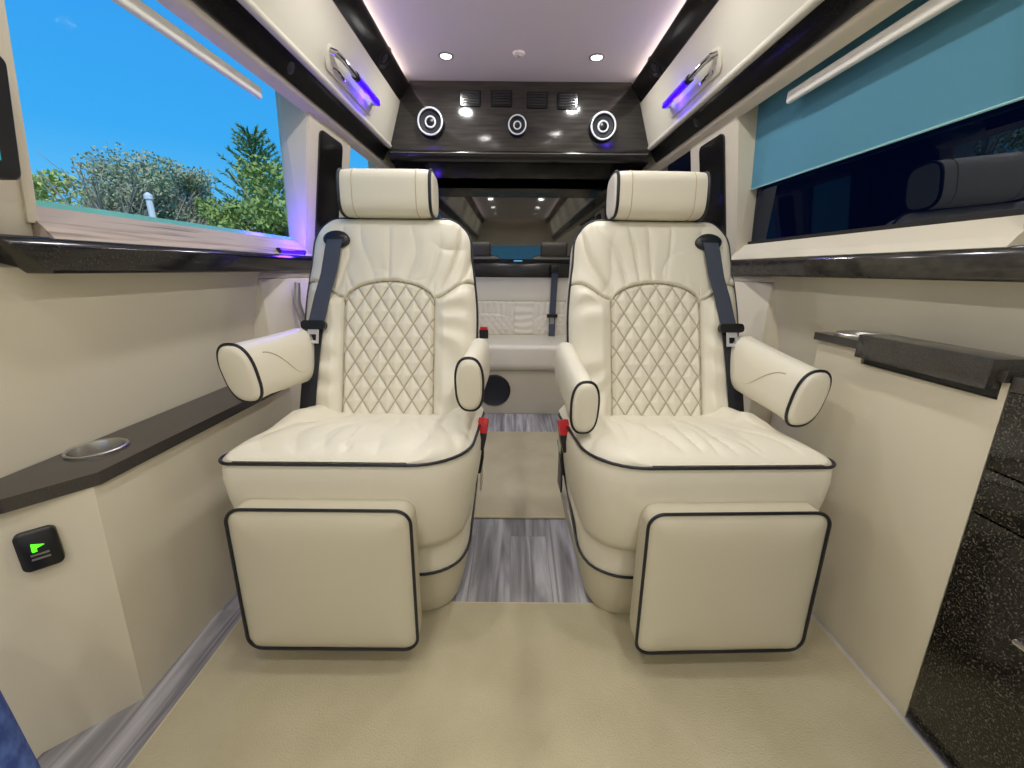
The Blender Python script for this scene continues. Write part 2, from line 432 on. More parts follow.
# ================================================================ CEILING LAMPS (the light of the room)
def downlight(x, y, lab, power=LAMP_W):
    z = 1.860
    d = E('downlight', (x, y, z), lab, 'ceiling light', 'ceiling downlights')
    M('bezel', lathe([(.034, .002), (.036, -.003), (.030, -.006), (.026, -.003), (.026, .002)], (x, y, z), 'Z', 32), STEEL, d)
    M('lens', lathe([(.026, .001), (.024, -.0035), (.001, -.0045)], (x, y, z), 'Z', 32), LAMPE, d)
    ld = bpy.data.lights.new('downlight_lamp', 'AREA'); ld.shape = 'DISK'; ld.size = .07; ld.energy = power; ld.color = (1, .98, .945); ld.spread = rad(165)
    lo = bpy.data.objects.new('downlight_lamp', ld); COL.objects.link(lo); lo.parent = d; lo.location = (0, 0, -.008)
for i, y in enumerate((-1.55, -.75, .0, .75, 1.45, 2.17)):  # foremost pair is added out of view to brighten footrests and lower walls
    for s, sd in ((-1, 'left'), (1, 'right')):
        xx = CX+s*.345
        lab = ('bright round %s downlight in the ceiling before the overhead cabinet' % sd) if i == 5 else 'ceiling downlight overhead in the %s row, %s from the overhead cabinet' % (sd, ('added for fill, sixth', 'fifth', 'fourth', 'third', 'second')[i])
        downlight(xx, y, lab, LAMP_W*(1.25, 1.05, .9, .6, .8, .8)[i])
sm = E('smoke_detector', (.018, 2.14, 1.860), 'small round grey ceiling knob between the two bright downlights', 'detector')
M('housing', lathe([(.027, .001), (.027, -.006), (.020, -.011), (.001, -.012)], (.018, 2.14, 1.860)), CEIL, sm)
M('sensor_cap', lathe([(.009, -.010), (.008, -.015), (.001, -.016)], (.018, 2.14, 1.860)), STEEL, sm)
# warm glowing cove strips along both edges of the ceiling
for s, sd in ((-1, 'left'), (1, 'right')):
    tag(M('cove_light_strip', prism_y([(X(s, .636), 1.846), (X(s, .628), 1.846), (X(s, .628), 1.857), (X(s, .636), 1.857)], Y0, YB), COVE), 'thin warm light strip along the %s edge of the ceiling' % sd, 'light strip')
    cd = bpy.data.lights.new('cove_glow', 'AREA'); cd.shape = 'RECTANGLE'; cd.size = .010; cd.size_y = 4.4; cd.energy = 9.0; cd.color = (1, .86, .78)
    co_ = bpy.data.objects.new('cove_glow', cd); COL.objects.link(co_); co_.location = (X(s, .625), .15, 1.852)
    co_.rotation_euler = (0, rad(s*92), 0)
# speakers in the black cove strips, small chrome eyeballs on the black bands
def cove_speaker(s, y, lab):
    hw, z = .603, 1.812
    n = Vector((-s*.80, 0, -.60)).normalized()
    Q = Matrix.Translation((X(s, hw), y, z)) @ n.to_track_quat('Z', 'Y').to_matrix().to_4x4()
    p = E('cove_speaker', (X(s, hw), y, z), lab, 'speaker', 'speakers in the cove strips')
    M('rim', xf(lathe([(.046, -.004), (.046, .004), (.042, .006), (.040, .001), (.040, -.004)]), Q), BLACKP, p)
    M('cone', xf(lathe([(.040, .001), (.022, .0), (.018, .006), (.001, .008)]), Q), GRILLE, p)
cove_speaker(-1, 2.08, 'small round black speaker in the left cove strip')
cove_speaker(1, 2.14, 'small round black speaker in the right cove strip')
def eyeball(s, y, lab):
    n = Vector((-s*.86, 0, -.5)).normalized()
    Q = Matrix.Translation((X(s, .726), y, 1.517)) @ n.to_track_quat('Z', 'Y').to_matrix().to_4x4()
    p = E('reading_light', (X(s, .726), y, 1.517), lab, 'light', 'small lights in the black bands')
    M('rim', xf(lathe([(.018, -.004), (.018, .002), (.015, .003), (.013, .001)]), Q), BLACKP, p)
    M('lens', xf(lathe([(.013, .0015), (.008, .003), (.001, .004)]), Q), GRILLE, p)
eyeball(-1, 1.46, 'small chrome-rimmed light in the black band above the left window')
eyeball(-1, .98, 'chrome-rimmed light in the left black band near the photo top')
eyeball(1, 1.90, 'small chrome-rimmed light in the black band on the right side')

# ================================================================ GRAB HANDLES with blue light
def grab_handle(s, lab):
    p = E('lighted_grab_bar', (X(s, .668), 1.87, 1.648), lab, 'handle', 'lit grab handles')
    nrm = Vector((-s*.952, 0, -.305)).normalized(); up = Vector((-s*-.305, 0, .952)); up = Vector((s*-.305, 0, .952))
    def at(y, u, d):  # along the panel, up the panel, out of it
        return tuple(Vector((X(s, .6745), y-.03, 1.628))+up*u+nrm*d)
    ol = rrect(1.645, 2.125, -.042, .036, .030, 6)
    M('backing_plate', loft([[at(y, u, -.002) for y, u in ol], [at(y, u, .006) for y, u in ol], [at(y, u, .008) for y, u in inset(ol, .006)]]), UPPER, p)
    path = [at(1.665, .014, .004), at(1.668, .014, .024), at(1.70, .013, .034), at(1.75, .010, .038), at(1.81, .008, .040)]
    M('chrome_grip', tube(path, [.013, .012, .010, .009, .011], 12), CHROME, p)
    path = [at(2.09, .008, .004), at(2.088, .008, .03), at(2.075, .008, .038), at(2.05, .008, .040)]
    M('mount', tube(path, .011, 12), CHROME, p)
    M('collar', tube([at(1.805, .008, .040), at(1.825, .008, .040)], .015, 12), BLACKP, p)
    M('light_tube', tube([at(1.825, .008, .040), at(2.055, .008, .040)], .0145, 14), LEDBLUE, p, label='glowing blue light tube')
    path = [at(1.70, -.022, .006), at(1.71, -.022, .012), at(1.77, -.023, .014), at(1.80, -.023, .006)]
    M('latch', tube(path, .006, 8), CHROME, p)
    ld = bpy.data.lights.new('blue_glow', 'POINT'); ld.energy = .55; ld.color = (.10, .03, 1); ld.shadow_soft_size = .02
    lo = bpy.data.objects.new('blue_glow', ld); COL.objects.link(lo); lo.parent = p
    lo.location = Vector(at(1.98, -.005, .032))-Vector(p['_o'])
grab_handle(-1, 'chrome grab handle glowing blue on the left upper panel')
grab_handle(1, 'chrome grab handle glowing blue on the right upper panel')
# small blue lamp on the rear end of the left sill
bl = E('sill_lamp', (X(-1, .845), 1.575, .99), 'glowing blue lamp on the rear end of the left sill', 'lamp')
M('light_tube', tube([(X(-1, .830), 1.44, .978), (X(-1, .830), 1.60, .978)], .008, 10), LEDBLUE, bl)
for yy in (1.437, 1.603): M('end_cap', lathe([(.009, -.004), (.009, .004)], (X(-1, .830), yy, .978), 'Y', 16), BLACKP, bl)
ld = bpy.data.lights.new('sill_glow', 'POINT'); ld.energy = 2.6; ld.color = (.10, .03, 1); ld.shadow_soft_size = .03
lo = bpy.data.objects.new('sill_glow', ld); COL.objects.link(lo); lo.parent = bl; lo.location = (.055, .0, .035)

# ================================================================ LEFT CONSOLE
lc = E('side_console', (-.83, .9, 0), 'cream side console with black gloss ledge and cup holder under the left window', 'console')
def body_l(z, dx=0):
    fx = -.81+(.035*z/.53)
    return [(fx+dx, 1.34), (fx+dx, .66), (fx-.105+dx, .555), (-.917, .51), (-.917, 1.34)]
M('body', loft([[(x, y, 0) for x, y in body_l(0)], [(x, y, .5275) for x, y in body_l(.527)]], cap1=False), WALLM, lc)
ledge = [(-.768, 1.34), (-.768, .668), (-.835, .575), (-.919, .497), (-.919, 1.34)]
hole = [(-.866+.043*math.cos(a), .765+.045*math.sin(a)) for a in (2*PI*k/32 for k in range(32))]
def plate_hole(outer, hole, z0, z1):
    bm = bmesh.new(); n = len(outer)
    def ring(pts, z): return [bm.verts.new((x, y, z)) for x, y in pts]
    tops = []
    for z in (z0, z1):
        a = ring(outer, z); b = ring(hole, z)
        ea = [bm.edges.new((a[i], a[(i+1) % len(a)])) for i in range(len(a))]
        eb = [bm.edges.new((b[i], b[(i+1) % len(b)])) for i in range(len(b))]
        bmesh.ops.triangle_fill(bm, use_beauty=True, edges=ea+eb)
        tops.append((a, b))
    for k in (0, 1):
        a, b = tops[0][k], tops[1][k]
        for i in range(len(a)):
            j = (i+1) % len(a); bm.faces.new((a[i], a[j], b[j], b[i]))
    bm.verts.index_update()
    V = [tuple(v.co) for v in bm.verts]; F = [tuple(v.index for v in f.verts) for f in bm.faces]
    bm.free(); return V, F
ld_ = M('ledge', plate_hole(ledge, hole, .527, .552), LEDGE, lc, smooth=False, label='dark glossy ledge')
M('cup_holder', lathe([(.001, -.064), (.039, -.064), (.043, -.006), (.050, -.001), (.050, .004), (.0475, .006), (.044, .004), (.041, -.005), (.037, -.06), (.001, -.062)], (-.866, .765, .552), 'Z', 40), STEEL, lc, label='round steel cup holder')
# charging socket on the chamfered end of the console
oc = Vector((-.834, .600, .440)); on = Vector((.707, -.707, .045)).normalized()
Q = Matrix.Translation(oc) @ on.to_track_quat('Z', 'Y').to_matrix().to_4x4()
so = E('power_socket', tuple(oc), 'black square power socket with a green light on the left console', 'socket')
ol = rrect(-.025, .025, -.037, .037, .010, 5)
M('face_plate', xf(loft([[(x, y, -.004) for x, y in ol], [(x, y, .007) for x, y in ol], [(x, y, .010) for x, y in inset(ol, .004)]]), Q), BLACKP, so)
M('green_light', xf(join(prism_z([(-.008, .003), (.008, .009), (-.007, .015)], .0095, .0115), prism_z([(-.008, -.001), (-.002, -.001), (-.002, .005), (-.008, .005)], .0095, .0112)), Q), LEDGREEN, so, smooth=False, label='green glowing light')
M('port', xf(join(*[prism_z([(-.011, a), (.011, a), (.011, a+.003), (-.011, a+.003)], .009, .012) for a in (-.008, -.016)]), Q), STEEL, so, smooth=False)

# ================================================================ RIGHT CONSOLE
rc = E('side_console', (.88, .85, 0), 'tall cream side console with folded black table under the right window', 'console')
def fr(z): return .85-.034*z/.75
def rbody(z, y0=.632, y1=1.06): return [(fr(z), y0), (fr(z), y1), (.925, y1), (.925, y0)]
M('body', join(loft([[(x, y, 0) for x, y in rbody(0)], [(x, y, .716) for x, y in rbody(.716)]], cap1=False),
               loft([[(x, y, .7155) for x, y in rbody(.716, .918)], [(x, y, .749) for x, y in rbody(.749, .918)]], cap0=False, cap1=False),
               loft([[(x, y, .7155) for x, y in rbody(.716, .632, .643)], [(x, y, .749) for x, y in rbody(.749, .632, .643)]])), WALLM, rc)
M('recess', box(.822, .90, .645, .916, .7165, .7485), BLACKP, rc, smooth=False, label='black recess under the folded leaf')
hole = [(.866+.046*math.cos(a), .985+.048*math.sin(a)) for a in (2*PI*k/32 for k in range(32))]
M('counter', plate_hole([(.806, .632), (.806, 1.065), (.925, 1.065), (.925, .632)], hole, .749, .768), LEDGE, rc, smooth=False, label='black glossy counter')
M('cup_holder', lathe([(.001, -.048), (.040, -.048), (.044, -.006), (.056, -.001), (.056, .006), (.053, .009), (.047, .006), (.043, -.005), (.038, -.045), (.001, -.046)], (.866, .985, .768), 'Z', 40), STEEL, rc, label='round steel cup holder')
ft = M('folding_table', box(.793, .870, .645, .914, .733, .786), LEDGE, rc, bevel=.004, label='thick black folded table leaf')
M('hinge', box(.877, .884, .640, .93, .766, .771), BLACKP, rc, smooth=False)

# dark cabinet in the right foreground
dc = E('cabinet', (.86, .35, 0), 'black speckled gloss cabinet at the right edge of the photo', 'cabinet')
def cb(z, y0=-.3, y1=.628, d=0): return [(fr(z)+d, y0), (fr(z)+d, y1), (.925, y1), (.925, y0)]
M('carcass', loft([[(x, y, 0) for x, y in cb(0, d=.012)], [(x, y, .735) for x, y in cb(.735, d=.012)]]), GRANITE, dc, smooth=False)
def face(z0, z1, nm):
    g = loft([[(x, y, z0) for x, y in cb(z0, d=-.004)[:2]+[(fr(z0)+.012, .628), (fr(z0)+.012, -.3)]], [(x, y, z1) for x, y in cb(z1, d=-.004)[:2]+[(fr(z1)+.012, .628), (fr(z1)+.012, -.3)]]])
    o = M(nm, g, GRANITE, dc, bevel=.002); o['_o'] = dc['_o']; return o
face(.60, .735, 'drawer'); face(.515, .597, 'drawer'); dd = face(.012, .512, 'door')
M('handle', tube([(fr(.36)-.004, .50, .36), (fr(.36)-.03, .50, .36), (fr(.36)-.03, .40, .36), (fr(.36)-.004, .40, .36)], .006, 8), CHROME, dd, off=dc['_o'])
tag(M('worktop', box(.812, .925, -.3, .63, .7355, .762), LEDGE, bevel=.004), 'black gloss worktop over the speckled cabinet at the right edge', 'worktop')

# monitor at the left edge
mo = E('monitor', (-.80, .62, 1.04), 'black framed wall monitor at the left edge of the photo', 'monitor')
def mp(y, z, d=0): return (X(-1, .855-(z-1.005)*.18)+.0+d, y, z)
olm = rrect(.36, .696, 1.048, 1.215, .012, 4)
M('bezel', loft([[mp(y, z, 0) for y, z in olm], [mp(y, z, .038) for y, z in olm], [mp(y, z, .042) for y, z in inset(olm, .004)]]), BLACKP, mo)
M('screen', loft([[mp(y, z, .0415) for y, z in ((.385, 1.072), (.668, 1.072), (.668, 1.195), (.385, 1.195))], [mp(y, z, .0432) for y, z in ((.385, 1.072), (.668, 1.072), (.668, 1.195), (.385, 1.195))]]), MAPM, mo, smooth=False, label='teal lit screen')
# blue denim knee of somebody sitting left of the camera
g = []
rings = []
for k in range(16):
    t = k/15; a = -.5+t*1.0
    cxk, cyk, czk = -.736+.035*t, .368-.02*t, .490-.44*t
    rr = .055*math.sin(min(1, (t+.03)*3.2)*PI/2)+.012*t
    rings.append([(cxk+rr*math.cos(b), cyk+rr*.95*math.sin(b), czk) for b in (2*PI*j/20 for j in range(20))])
tag(M('denim_knee', loft(rings), BLUE), 'rounded blue denim knee at the lower left corner', 'cloth')

# ================================================================ CARPETS
def carpet(name, pts, lab, z=.012):
    e_ = E(name, (sum(p[0] for p in pts)/len(pts), sum(p[1] for p in pts)/len(pts), 0), lab, 'carpet', 'beige carpet pieces')
    M('pile', prism_z(pts, 0.001, z), CARPET, e_, bevel=.004)
    M('bound_edge', tube([(x, y, .006) for x, y in pts], .0055, 6, True), mat('beige_edge_binding', srgb(200, 190, 160), .8), e_)
def seg(pts):  # subdivide a polygon
    out = []
    for i in range(len(pts)):
        a, b = pts[i], pts[(i+1) % len(pts)]
        for k in range(6): out.append((a[0]+(b[0]-a[0])*k/6, a[1]+(b[1]-a[1])*k/6))
    return out
carpet('carpet', seg([(-.69, -.9), (.835, -.9), (.83, .922), (-.725, .922)]), 'large beige carpet filling the foreground floor')
carpet('carpet', seg([(-.60, 1.34), (.68, 1.34), (.68, 2.17), (-.60, 2.17)]), 'beige carpet piece in the aisle between and behind the seats')

# ================================================================ CAPTAIN'S SEATS
def smooth01(t): t = max(0, min(1, t)); return t*t*(3-2*t)
def nz(x, y, z=0): return noise.noise(Vector((x, y, z)))
def quilt(a, b):
    return min(abs(math.sin(PI*a)), abs(math.sin(PI*b)))**.5

def seat(cx, cy, s, rz, lab, arm_dz, arm_tilt):
    """local x points inboard (towards the aisle), y to the rear"""
    root = E('captain_seat', (cx, cy, 0), lab, 'seat', 'reclining captain seats', rz=rz)
    def G(name, g, material, par=None, **k):
        V = [(s*x, y, z) for x, y, z in g[0]]
        return M(name, (V, g[1]), material, par or root, off=False, **k)
    rnd = 10*s
    # ---- plinth and skirt
    def outl(x0, x1, y0, y1, ri, ro):
        return rrect(x0, x1, y0, y1, (.05, .05, ro, ri), 10)
    base = outl(-.235, .262, -.15, .40, .12, .10)
    L = [(0.0125, .040), (.03, .030), (.10, .014), (.172, .002)]
    G('plinth', loft([[(x, y, z) for x, y in inset(base, d)] for z, d in L]), LEATHER2)
    def sweep(x, y): # the lower seam climbs towards the rear
        return .150*smooth01((y+.12)/.30)
    ring = [(x, y, .172+sweep(x, y)) for x, y in inset(base, -.004)]
    G('lower_piping', tube(ring, .0036, 8, True), PIPE)
    L = [(.165, .0), (.23, -.004), (.272, .0), (.30, .006)]
    G('skirt', loft([[(x, y, z+sweep(x, y)*(1 if z < .2 else .3)) for x, y in inset(base, d)] for z, d in L]), LEATHER)
    # ---- cushion body
    co = outl(-.262, .285, -.222, .27, .13, .035)
    def cz(k, x, y): return k
    L = [(.262, .045), (.27, .028), (.30, .014), (.36, .004), (.42, -.004), (.47, -.006), (.500, -.002), (.513, .004), (.5145, .02)]
    rings = []
    for z, d in L:
        rings.append([(x, y+(.018*(1-(z-.26)/.26)), z-.045*smooth01((y+.10)/.34)*(z-.26)/.25) for x, y in inset(co, d)])
    body = loft(rings)
    # ---- cushion top sheet
    NU, NV = 120, 90
    V, F = [], []
    def xr(y):
        lo, hi = -.262, .284
        f = (y+.218)
        if f < .13:
            hi = .284-.13+math.sqrt(max(0, .13**2-(.13-f)**2))
        if f < .035: lo = -.262+.035-math.sqrt(max(0, .035**2-(.035-f)**2))
        return lo, hi
    for j in range(NV+1):
        v = j/NV; y = -.218+.475*(v**1.15)
        lo, hi = xr(y)
        for i in range(NU+1):
            u = i/NU; x = lo+(hi-lo)*u
            ed = min(u, 1-u)*(hi-lo); ef = y+.218
            edge = 1-math.exp(-min(ed, ef+.004)/.028)
            h = .030*edge
            bol = smooth01((abs(x-.015)-.155)/.06)*smooth01((v-.32)/.3)
            h += .020*bol*math.exp(-max(0, .03-ed)/.02)
            h -= .010*smooth01((v-.1)/.5)*(1-bol)
            # gathers running fore and aft in the middle
            wgt = (1-bol)*smooth01(ef/.05)*smooth01((.44-ef)/.2)
            ph = 46*(x+.28*(y)*(.6 if x > 0 else -.4))+3.0*nz(x*6+rnd, y*5)+rnd
            h += .0080*wgt*(abs(math.sin(ph))**.7-.6)*(.45+.9*max(0, nz(x*5, y*6, rnd)+.35))
            h += .0035*edge*nz(x*9+rnd, y*11)
            h -= .0045*wgt*(1-abs(math.sin(30*x+14*y*(1 if x > .02 else -1)+4*nz(x*7, y*6, rnd+4))))**3*max(0, .4+1.4*nz(x*9, y*7, rnd+2))
            h += .0025*edge*bol*math.sin(62*y+40*x+4*nz(x*8, y*8, rnd))
            V.append((x, y, .515+h-.045*smooth01((y+.10)/.34)))
    for j in range(NV):
        for i in range(NU):
            a = j*(NU+1)+i; F.append((a, a+1, a+NU+2, a+NU+1))
    G('cushion', join(body, (V, F)), LEATHER)
    pts = [(x, y, .515-.045*smooth01((y+.10)/.34)) for x, y in inset(co, -.002)]
    G('cushion_piping', tube([p for p in pts], .0037, 8, True), PIPE)
    # ---- footrest: a thick padded panel hanging in front
    fo = rrect(-.225, .165, .072, .43, .032, 8)
    R = []
    for y, d in ((-.205, .03), (-.20, .012), (-.185, .004), (-.262, -.0)):
        pass
    for y, d in ((-.195, .018), (-.205, .004), (-.225, .0), (-.262, .0), (-.270, .004)):
        R.append([(x, y+(z-.25)*.03, z) for x, z in inset(fo, d)])
    back = loft(R, cap1=False)
    R = []
    for y, d in ((-.270, .004), (-.276, .012), (-.283, .035), (-.287, .075), (-.288, .13)):
        R.append([(x, y+(z-.25)*.03, z) for x, z in inset(fo, d)])
    # front face as a grid so the ngon does not shade badly
    FV, FF = [], []
    NF = 40
    for j in range(NF+1):
        z = .074+.354*j/NF
        e_ = min(z-.072, .43-z); hwc = .195-(.032-math.sqrt(max(0, .032**2-(.032-min(e_, .032))**2)))
        for i in range(NF+1):
            x = -.03+hwc*(-1+2*i/NF)
            d = min(hwc-abs(x+.03), e_)
            y = -.268-.018*(1-math.exp(-d/.025))+.001*nz(x*12, z*12, rnd)
            FV.append((x, y+(z-.25)*.03, z))
    for j in range(NF):
        for i in range(NF):
            a = j*(NF+1)+i; FF.append((a, a+1, a+NF+2, a+NF+1))
    G('footrest', join(back, (FV, FF)), LEATHER2)
    G('footrest_piping', tube([(x, -.271+(z-.25)*.03, z) for x, z in inset(fo, -.001)], .0036, 8, True), PIPE)
    for x_ in (-.18, .12): G('footrest_hinge', box(x_-.01, x_+.01, -.20, -.10, .30, .33), BLACKP)
    # ---- backrest
    HB = .649; REC = math.atan2(.19, .58)
    B = Matrix.Translation((0, .152, .454)) @ Matrix.Rotation(-REC, 4, 'X')
    def hwid(t):  # half width at height t (metres along the back)
        w0 = .252+.014*math.sin(min(1, t/.5)*PI*.8)-.018*smooth01((t-.32)/.33)
        r = .085; e_ = HB-t
        if e_ < r: w0 -= r-math.sqrt(max(0, r*r-(r-e_)**2))
        return w0
    # outline, going round
    ts = [HB*k/50 for k in range(43)]+[HB-.085*(1-math.sin(PI/2*k/14)) for k in range(0, 15)]
    ts = sorted(set(round(t, 5) for t in ts))
    right = [(hwid(t), t) for t in ts]; left = [(-hwid(t), t) for t in reversed(ts)]
    ol = right+left
    def insetb(d):
        return inset(ol, d)
    R = []
    for y, d in ((.135, .05), (.125, .02), (.10, .004), (.05, -.002), (.012, .0), (.0, .002)):
        R.append([(x, y, z) for x, z in insetb(d)])
    shell = loft(R, cap1=False)
    NU, NV = 230, 290
    V, F, TH = [], [], []
    AW, A0, AR = .138, .378, .068   # quilted arch: half width, shoulder height, rise
    def arch(x): return A0+AR*math.sqrt(max(0, 1-(x/AW)**2)) if abs(x) < AW else A0
    for j in range(NV+1):
        t = (HB-.001)*(j/NV)
        w0 = hwid(t)
        for i in range(NU+1):
            x = w0*(-1+2*i/NU)
            ed = min(w0-abs(x), HB-t)
            edge = 1-math.exp(-ed/.022)
            h = .026*edge
            top = arch(x)
            ax = abs(x); th = 0
            # distances to the seams
            if ax < AW and t < top:
                inside = min(1, min(AW-ax, top-t)/.012)
                a = x/.050+t/.078+.5; b = x/.050-t/.078+.5
                h += .0085*quilt(a, b)*inside-.002-.004*(1-inside)
                d = min(AW-ax, (top-t)*.8)
                h -= .005*math.exp(-(d/.004)**2)
                fa = min(abs((a+.5)%1-.5), abs((b+.5)%1-.5))*.042
                th = max(math.exp(-(fa/.0016)**2), math.exp(-(d/.0016)**2))
            else:
                sh_ = .395+.05*smooth01((ax-AW)/.10)  # shoulder seam outwards of the arch
                if ax >= AW and t < sh_:
                    b = smooth01((ax-AW)/.035)*smooth01((sh_-t)/.035)
                    h += .016*b*edge
                    wv = math.sin(70*t+24*ax*(1 if x > 0 else -1)+5*nz(x*7+rnd, t*6))
                    h += .0055*edge*b*wv*(.3+max(0, nz(x*6, t*7, rnd+3)+.4))
                    d = min(abs(ax-AW), abs(t-sh_))
                    h -= .007*math.exp(-(d/.005)**2); th = .8*math.exp(-(d/.0018)**2)
                else:
                    ang = math.atan2(x, max(.02, t-.16))
                    fal = smooth01((HB-t)/.09)*smooth01((t-sh_ if ax >= AW else t-top)/.025+.25)
                    wv = -(1-abs(math.sin(13*ang+17*x+2.8*nz(x*9+rnd, t*3)+rnd)))**2.2
                    wv2 = -(1-abs(math.sin(31*x-9*ang+3.5*nz(x*7-rnd, t*4, 5)+rnd)))**3
                    h += .0115*fal*wv*max(0, .25+1.2*nz(x*11, t*5, rnd)+.35)+.0070*fal*wv2*max(0, .3+1.3*nz(x*13, t*6, rnd+7))
                    h += .004*fal*nz(x*9, t*7, rnd)
                    d = abs(t-sh_) if ax >= AW else abs(t-top)
                    h += .006*math.exp(-(d/.03)**2)-.008*math.exp(-(d/.0045)**2)
            V.append((x, .0-h, t)); TH.append(th)
    for j in range(NV):
        for i in range(NU):
            a = j*(NU+1)+i; F.append((a, a+1, a+NU+2, a+NU+1))
    bo = G('backrest', xf(join(shell, (V, F)), B), LEATHER_ST)
    at_ = bo.data.attributes.new('stitch', 'FLOAT', 'POINT')
    vals = [0.0]*len(shell[0])+TH
    at_.data.foreach_set('value', vals+[0.0]*(len(bo.data.vertices)-len(vals)))
    pp = right[3:]+left[:-3]
    G('backrest_piping', tube([tuple(B @ Vector((x, .002, z))) for x, z in inset(ol, -.002)[3:-3]], .0038, 8), PIPE)
    # ---- headrest: a padded roll
    Hm = Matrix.Translation((-.008, .355, 1.141)) @ Matrix.Rotation(-.10, 4, 'X')
    sec = []
    for k in range(40):
        a = 2*PI*k/40; cy_, cz_ = math.cos(a), math.sin(a)
        ex = .62
        sec.append((.058*math.copysign(abs(cy_)**ex, cy_), .068*math.copysign(abs(cz_)**ex, cz_)))
    R = []
    prof = [(-.156, .55), (-.155, .80), (-.150, .92), (-.140, .975), (-.12, 1), (-.05, 1.01), (0, 1.01), (.05, 1.01), (.12, 1), (.140, .975), (.150, .92), (.155, .80), (.156, .55)]
    for x, k in prof: R.append([(x*.93, a*k, b*k) for a, b in sec])
    G('headrest', xf(loft(R), Hm), LEATHER)
    for sx_ in (-1, 1): G('headrest_piping', xf(tube([(sx_*.136, a*.965, b*.965) for a, b in sec], .0048, 8, True), Hm), PIPE)
    # fine stitch seams on the headrest
    st = mat('tan_stitching', srgb(196, 178, 146), .7)
    for sx_ in (-.095, .095): G('headrest_stitching', xf(tube([(sx_, a*1.012, b*1.012) for a, b in sec], .0013, 5, True), Hm), st)
    for sx_ in (-.06, .06): G('headrest_post', tube([(sx_, .375, 1.0), (sx_, .362, 1.14)], .007, 10), CHROME)
    # ---- armrests
    def arm(xc, yf, yb, zc, hw, hh, tilt, nm, lean):
        """stadium section swept from front yf to back yb"""
        sec = []
        for k in range(36):
            a = 2*PI*k/36; c_, s_ = math.cos(a), math.sin(a)
            sec.append((hw*(1-.14*(1-s_)/2)*math.copysign(abs(c_)**.78, c_), hh*math.copysign(abs(s_)**(.9 if s_ > 0 else .6), s_)))
        R = []
        steps = [(0, .75, -.010), (0, .88, -.008), (0, .95, -.004), (.0, .99, .0), (.012, 1, .0), (.06, 1.0, 0), (.14, 1.0, 0), (.24, 1.02, 0), (yb-yf-.02, 1.05, 0), (yb-yf, .98, 0)]
        for dy, k, o in steps:
            t = dy/(yb-yf)
            ring = []
            for a, b in sec:
                bb = b*k
                if b < 0: bb *= (1+.20*smooth01((t-.15)/.6))
                ring.append((xc+a*k+lean*bb*(1-.6*t), yf+dy+o-.10*bb*(1-t), zc+bb+tilt*(dy)))
            R.append(ring)
        p = G(nm, loft(R), LEATHER)
        pr_ = [(xc+a*1.035+lean*b, yf+.002-.10*b, zc+b*1.025) for a, b in sec]
        # piping round the front face, open at the lower rear
        G('armrest_piping', tube(pr_, .0036, 8, True), PIPE, p)
        q = []
        for k in range(24):   # curved stitch line on the flank that faces the aisle side of the pad
            t = k/23; sd_ = 1 if xc < 0 else -1
            u = .62-1.12*smooth01(t*1.5)      # relative height on the section
            aa = math.sqrt(max(0, 1-min(1, abs(u))**(2/(.9 if u > 0 else .6))))**.78
            tt = (.055+.22*t)/(yb-yf); bb = hh*u
            q.append((xc+sd_*hw*(1-.14*(1-u)/2)*aa*1.01+lean*bb*(1-.6*tt), yf+.055+.22*t-.10*bb*(1-tt), zc+bb*(1+(.2*smooth01((tt-.15)/.6) if u < 0 else 0))+tilt*(.055+.22*t)))
        G('armrest_stitching', tube(q, .0013, 5), st, p)
        return p
    arm(-.252, -.105, .20, .683+arm_dz, .041, .069, arm_tilt, 'armrest', -.13)
    arm(.278, -.100, .22, .660+arm_dz, .033, .064, arm_tilt, 'armrest', .0)
    # ---- seat belt
    def on_back(x, t, d): return tuple(B @ Vector((x, -.026-d, t)))
    gc = (-.165, .572)
    ringg = [on_back(gc[0]+.040*math.cos(a), gc[1]+.026*math.sin(a), .006) for a in (2*PI*k/32 for k in range(32))]
    c0 = [on_back(gc[0]+.040*math.cos(a), gc[1]+.026*math.sin(a), -.02) for a in (2*PI*k/32 for k in range(32))]
    c2 = [on_back(gc[0]+.030*math.cos(a), gc[1]+.017*math.sin(a), .012) for a in (2*PI*k/32 for k in range(32))]
    G('belt_guide', loft([c0, ringg, c2]), BLACKP)
    G('belt_slot', xf(box(gc[0]-.027, gc[0]+.027, -.040, -.034, gc[1]-.004, gc[1]+.002), B), PIPE)
    # webbing: ribbon with thickness along a path of (x, t, lift, width)
    path = [(gc[0], gc[1]-.002, .012, .024), (gc[0]-.004, .54, .018, .024), (-.180, .46, .017, .024), (-.194, .39, .024, .024), (-.206, .33, .024, .024), (-.210, .30, .028, .024)]
    def ribbon(path, th=.0015):
        P = []
        for i in range(len(path)-1):
            for k in range(6):
                f = k/6; P.append(tuple(path[i][m]*(1-f)+path[i+1][m]*f for m in range(4)))
        P.append(path[-1])
        R = []
        for x, t, l_, hw in P:
            R.append([on_back(x-hw, t, l_), on_back(x+hw, t+.006, l_), on_back(x+hw, t+.006, l_-th*2), on_back(x-hw, t, l_-th*2)])
        return loft(R)
    G('belt_webbing', ribbon(path), BELT)
    path2 = [(-.211, .302, .026, .024), (-.219, .22, .026, .0235), (-.227, .12, .022, .023), (-.234, .03, .016, .023), (-.236, -.02, .004, .023)]
    G('lap_webbing', ribbon(path2), BELTD)
    def lat(x0, x1, d0, d1, t0, t1):
        return xf(box(-.211+x0, -.211+x1, -.026-d1, -.026-d0, .300+t0, .300+t1), B)
    lp = G('latch_plate', join(xf(loft([[(-.211+a, -.026-.026, .300+b) for a, b in rrect(-.036, .036, -.013, .013, .010, 4)], [(-.211+a, -.026-.042, .300+b) for a, b in rrect(-.036, .036, -.013, .013, .010, 4)]]), B)), BLACKP)
